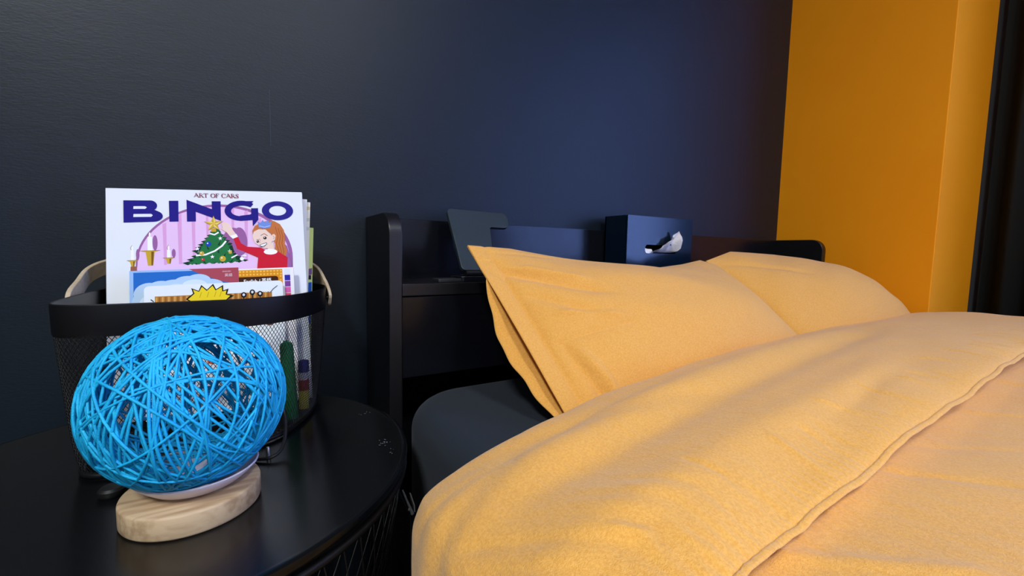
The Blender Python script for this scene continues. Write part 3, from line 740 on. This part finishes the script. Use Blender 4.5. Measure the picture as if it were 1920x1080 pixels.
# lower part, seen through the mesh
for x, c_ in ((478,ink(226,126,52)),(487,ink(60,130,206)),(497,ink(60,130,206)),(508,ink(190,110,70)),(530,ink(232,140,50)),(540,ink(120,60,150)),(549,ink(160,40,70)),(557,ink(200,60,70))):
    apoly(c_, x-3,602, x+3.5,600, x+2,622, x-3.5,624)
apoly(ink(232,136,56), 225,602, 300,600, 300,610, 225,612)
mg.done()

# booklets behind the magazine
def behind(name, label, O, w_, h_, th, col, group=None):
    return Sheet(name, label, 'booklet', O, (.21,-.035,-.0055), (-.06,-.21,-.975), w_, h_, th, col, group=group)
b1 = behind('booklet', 'thin white booklet standing directly behind the bingo magazine', (-.0425,.7507,.0780), .1190, .298, .003, ink(232,232,226)); b1.done()
b2 = behind('booklet', 'cream patterned booklet peeking out behind the white booklet', (-.0375,.7562,.0745), .1190, .295, .003, ink(226,222,202))
for y, c_ in ((8,ink(206,192,140)),(26,ink(196,198,176)),(40,ink(200,204,186))): b2.poly([(106,y),(119,y-1),(119,y+4),(106,y+6)], c_)
b2.done()
b3 = behind('workbook', 'lime green workbook with a blue lower band behind the cream booklet', (-.0355,.7622,.0360), .1215, .257, .005, ink(206,220,130))
b3.poly([(80,92),(121,86),(121,150),(80,150)], ink(36,92,176)); b3.poly([(106,68),(121,64),(121,74),(106,78)], ink(120,84,130)); b3.poly([(110,12),(115,12),(115,24),(110,24)], ink(110,70,110)); b3.poly([(112,76),(120,75),(120,82),(112,82)], ink(50,40,60)); b3.done()

# booklets in front of the magazine
f1 = Sheet('workbook', 'orange bordered English workbook between magazine and blue booklet', 'booklet', (-.0206,.6906,-.0294), MAGU, MAGV, .0720, .182, .004, ink(232,228,226))
f1.poly([(.5,.5),(71.5,.5),(71.5,181),(.5,181)], ink(232,228,226)); f1.poly([(4,2),(58,2),(58,48),(4,48)], ink(214,140,30))
for r_ in range(2):
    for q in range(13): f1.ell(7+q*4.1, 4.2+r_*4.2, 1.3, 1.3, ink(236,186,80), 10)
for q in range(7): f1.ell(55.6, 12+q*5, 1.2, 1.2, ink(236,186,80), 10)
f1.poly(rounded([(4,11.5),(52.5,11.5),(52.5,46),(4,46)], [.5,4,.5,.5]), ink(64,34,20))
f1.text('English / 英語', 27.5, 20.2, 5.2, ink(240,238,232), .80, .015)
for q, c_ in enumerate((ink(220,224,232),ink(50,44,150),ink(120,66,140),ink(206,96,160),ink(196,70,92),ink(60,120,200),ink(40,150,110))): f1.poly([(60.5,2+q*8.6),(67.5,2+q*8.6),(67.5,9.8+q*8.6),(60.5,9.8+q*8.6)], c_)
for x, c_ in ((56,ink(232,140,50)),(62,ink(120,60,150))): f1.poly([(x-2,58),(x+2,57),(x+1.5,68),(x-2,69)], c_)
f1.done()
f2 = Sheet('booklet', 'blue booklet with a white cloud and maroon corner in the basket', 'booklet', (-.1313,.7086,-.0321), MAGU, MAGV, .1175, .184, .004, ink(150,186,226))
f2.poly([(4,2.5),(117.5,2.5),(117.5,180),(4,180)], ink(38,104,186))
f2.poly([(62,0),(117.5,0),(117.5,23),(96,17),(78,9)], ink(164,72,84))
for x, y, a, b in ((20,30,16,14),(32,24,14,10),(46,22,16,9),(60,18,15,9),(72,16,14,9),(84,22,16,8),(14,42,12,16),(60,30,40,12)): f2.ell(x, y, a, b, ink(176,202,226)); 
for x, y, a, b in ((30,30,12,9),(48,27,14,8),(68,22,14,8),(20,42,10,10),(82,26,10,5)): f2.ell(x, y, a, b, ink(206,220,232))
f2.text('ENGLISH', 104, 5.6, 1.7, ink(226,206,206), 1.0, 0, 'CENTER'); f2.text('英語', 106, 11.5, 3.2, ink(226,206,206), 1.0)
f2.done()
f3 = Sheet('card', 'white card with a yellow spiky patch and brown strip, frontmost in the basket', 'card', (-.1154,.6922,-.0505), MAGU, MAGV, .1535, .165, .0012, ink(226,232,234), r=.006)
f3.poly([(11,13.5),(140,15.2),(140,24),(11,24)], ink(176,118,52))
for q in range(40): f3.poly([(12+q*3.15,14.6),(13.6+q*3.15,14.7),(13.4+q*3.15,23),(11.8+q*3.15,23)], ink(150,92,36) if q % 2 else ink(206,158,84))
burst = [(43,19),(51,12),(49,5),(57,9),(60,1.5),(66,8),(73,0.6),(76,8),(84,2.8),(84,10),(90,8),(88,15),(96,17.5),(86,24),(50,24)]
f3.poly(burst, ink(30,28,26)); f3.poly([(45.5,19.3),(52.6,12.4),(51,7.2),(57.4,10.4),(60.6,4.0),(65.8,9.6),(72.3,3.2),(75.4,9.6),(82.4,5.4),(82.8,11.4),(87.6,10.2),(86.4,15.6),(91.5,17.6),(85,24),(52,24)], ink(232,206,40))
for x in (58,66,74,80): f3.line([(x,18),(x+2,11)], .8, ink(196,160,30))
for x, y in ((107,17.5),(117,14.5),(126,17)): f3.ell(x, y, 3.2, 3.8, ink(28,28,30)); f3.ell(x, y-.3, 1.5, 1.8, ink(206,212,214)); f3.line([(x,y+3),(x,y+9)], 1.3, ink(28,28,30))
f3.line([(138,16),(142,11),(147,7)], .8, ink(60,80,90)); f3.line([(10,20),(7,17)], 1.0, ink(30,30,34))
for x, c_ in ((6,ink(236,140,60)),(10,ink(236,140,60)),(114,ink(236,130,50)),(119,ink(236,130,50)),(125,ink(50,130,215)),(130,ink(50,130,215)),(135,ink(60,120,200)),(141,ink(200,110,60))): f3.poly([(x-2,37),(x+2.4,36.5),(x+2,47),(x-2.4,47.5)], c_)
for x, y, c_ in ((136,56,ink(90,50,40)),(50,62,ink(206,110,90)),(90,70,ink(150,70,50)),(70,100,ink(190,80,40)),(30,100,ink(150,60,50))): f3.ell(x, y, 6, 4, c_)
f3.done()
# marker standing in the right front corner of the basket
mk = thing('marker_pen', 'marker with blue cap, red band and yellow barrel in the basket corner', 'pen')
a = Vector((.0575,.6420,-.1520)); b = Vector((.0570,.6420,-.2190)); d = (b-a)
MB().tube([a, a+d*.02, a+d*.24], [.004,.0068,.0068], 16).build('cap', ink(40,40,120), mk, 40)
MB().tube([a+d*.24, a+d*.40], .0058, 16).build('collar', ink(206,206,216), mk, 40)
MB().tube([a+d*.40, a+d*.62], .0066, 16).build('red_band', ink(150,40,44), mk, 40)
MB().tube([a+d*.62, b], .0066, 16).build('barrel', ink(206,190,60), mk, 40)
gc = thing('crayon_tube', 'tall green tube standing behind the mesh on the basket right side', 'tube')
a = Vector((.0350,.6080,-.1190)); b = Vector((.0395,.6130,-.2190)); d = (b-a)
MB().tube([a, a+d*.015, a+d*.05, a+d*.3, b], [.0040,.0070,.0078,.0080,.0084], 20).build('barrel', ink(14,100,56), gc, 40)
MB().tube([a-d*.02, a+d*.012], .0030, 14).build('tip', ink(24,130,76), gc, 40)

# ------------------------------------------------------------------ small things low beside the bed
ps = thing('hanging_pouch', 'dark slate flat pouch hanging low between table and bed', 'pouch')
slab_outline(rounded([(0,.02),(.012,.06),(.10,.045),(.10,-.04),(.085,-.035),(.0,.0)], .004), (.186,.664,-.42), (0,-1,0), (0,0,1), .004, 'flap', M['slate_pouch'], ps)
kc = thing('metal_clip', 'thin grey metal clip with a bright rivet at the duvet corner', 'clip')
MB().tube([(.170,.560,-.329),(.168,.512,-.3355)], [.0011,.0022], 8).build('arm', ink(96,98,100), kc, 40)
slab_outline(rounded([(0,0),(.018,-.004),(.020,-.012),(.0,-.006)], .001), (.172,.532,-.318), (0,-1,-.25), (0,0,1), .0016, 'wedge', ink(104,104,102), kc, .0004)
MB().lathe([(0,-.0022),(.0022,0),(0,.0022)], (.1665,.521,-.3345), 12).build('rivet', M['steel'], kc, 180)
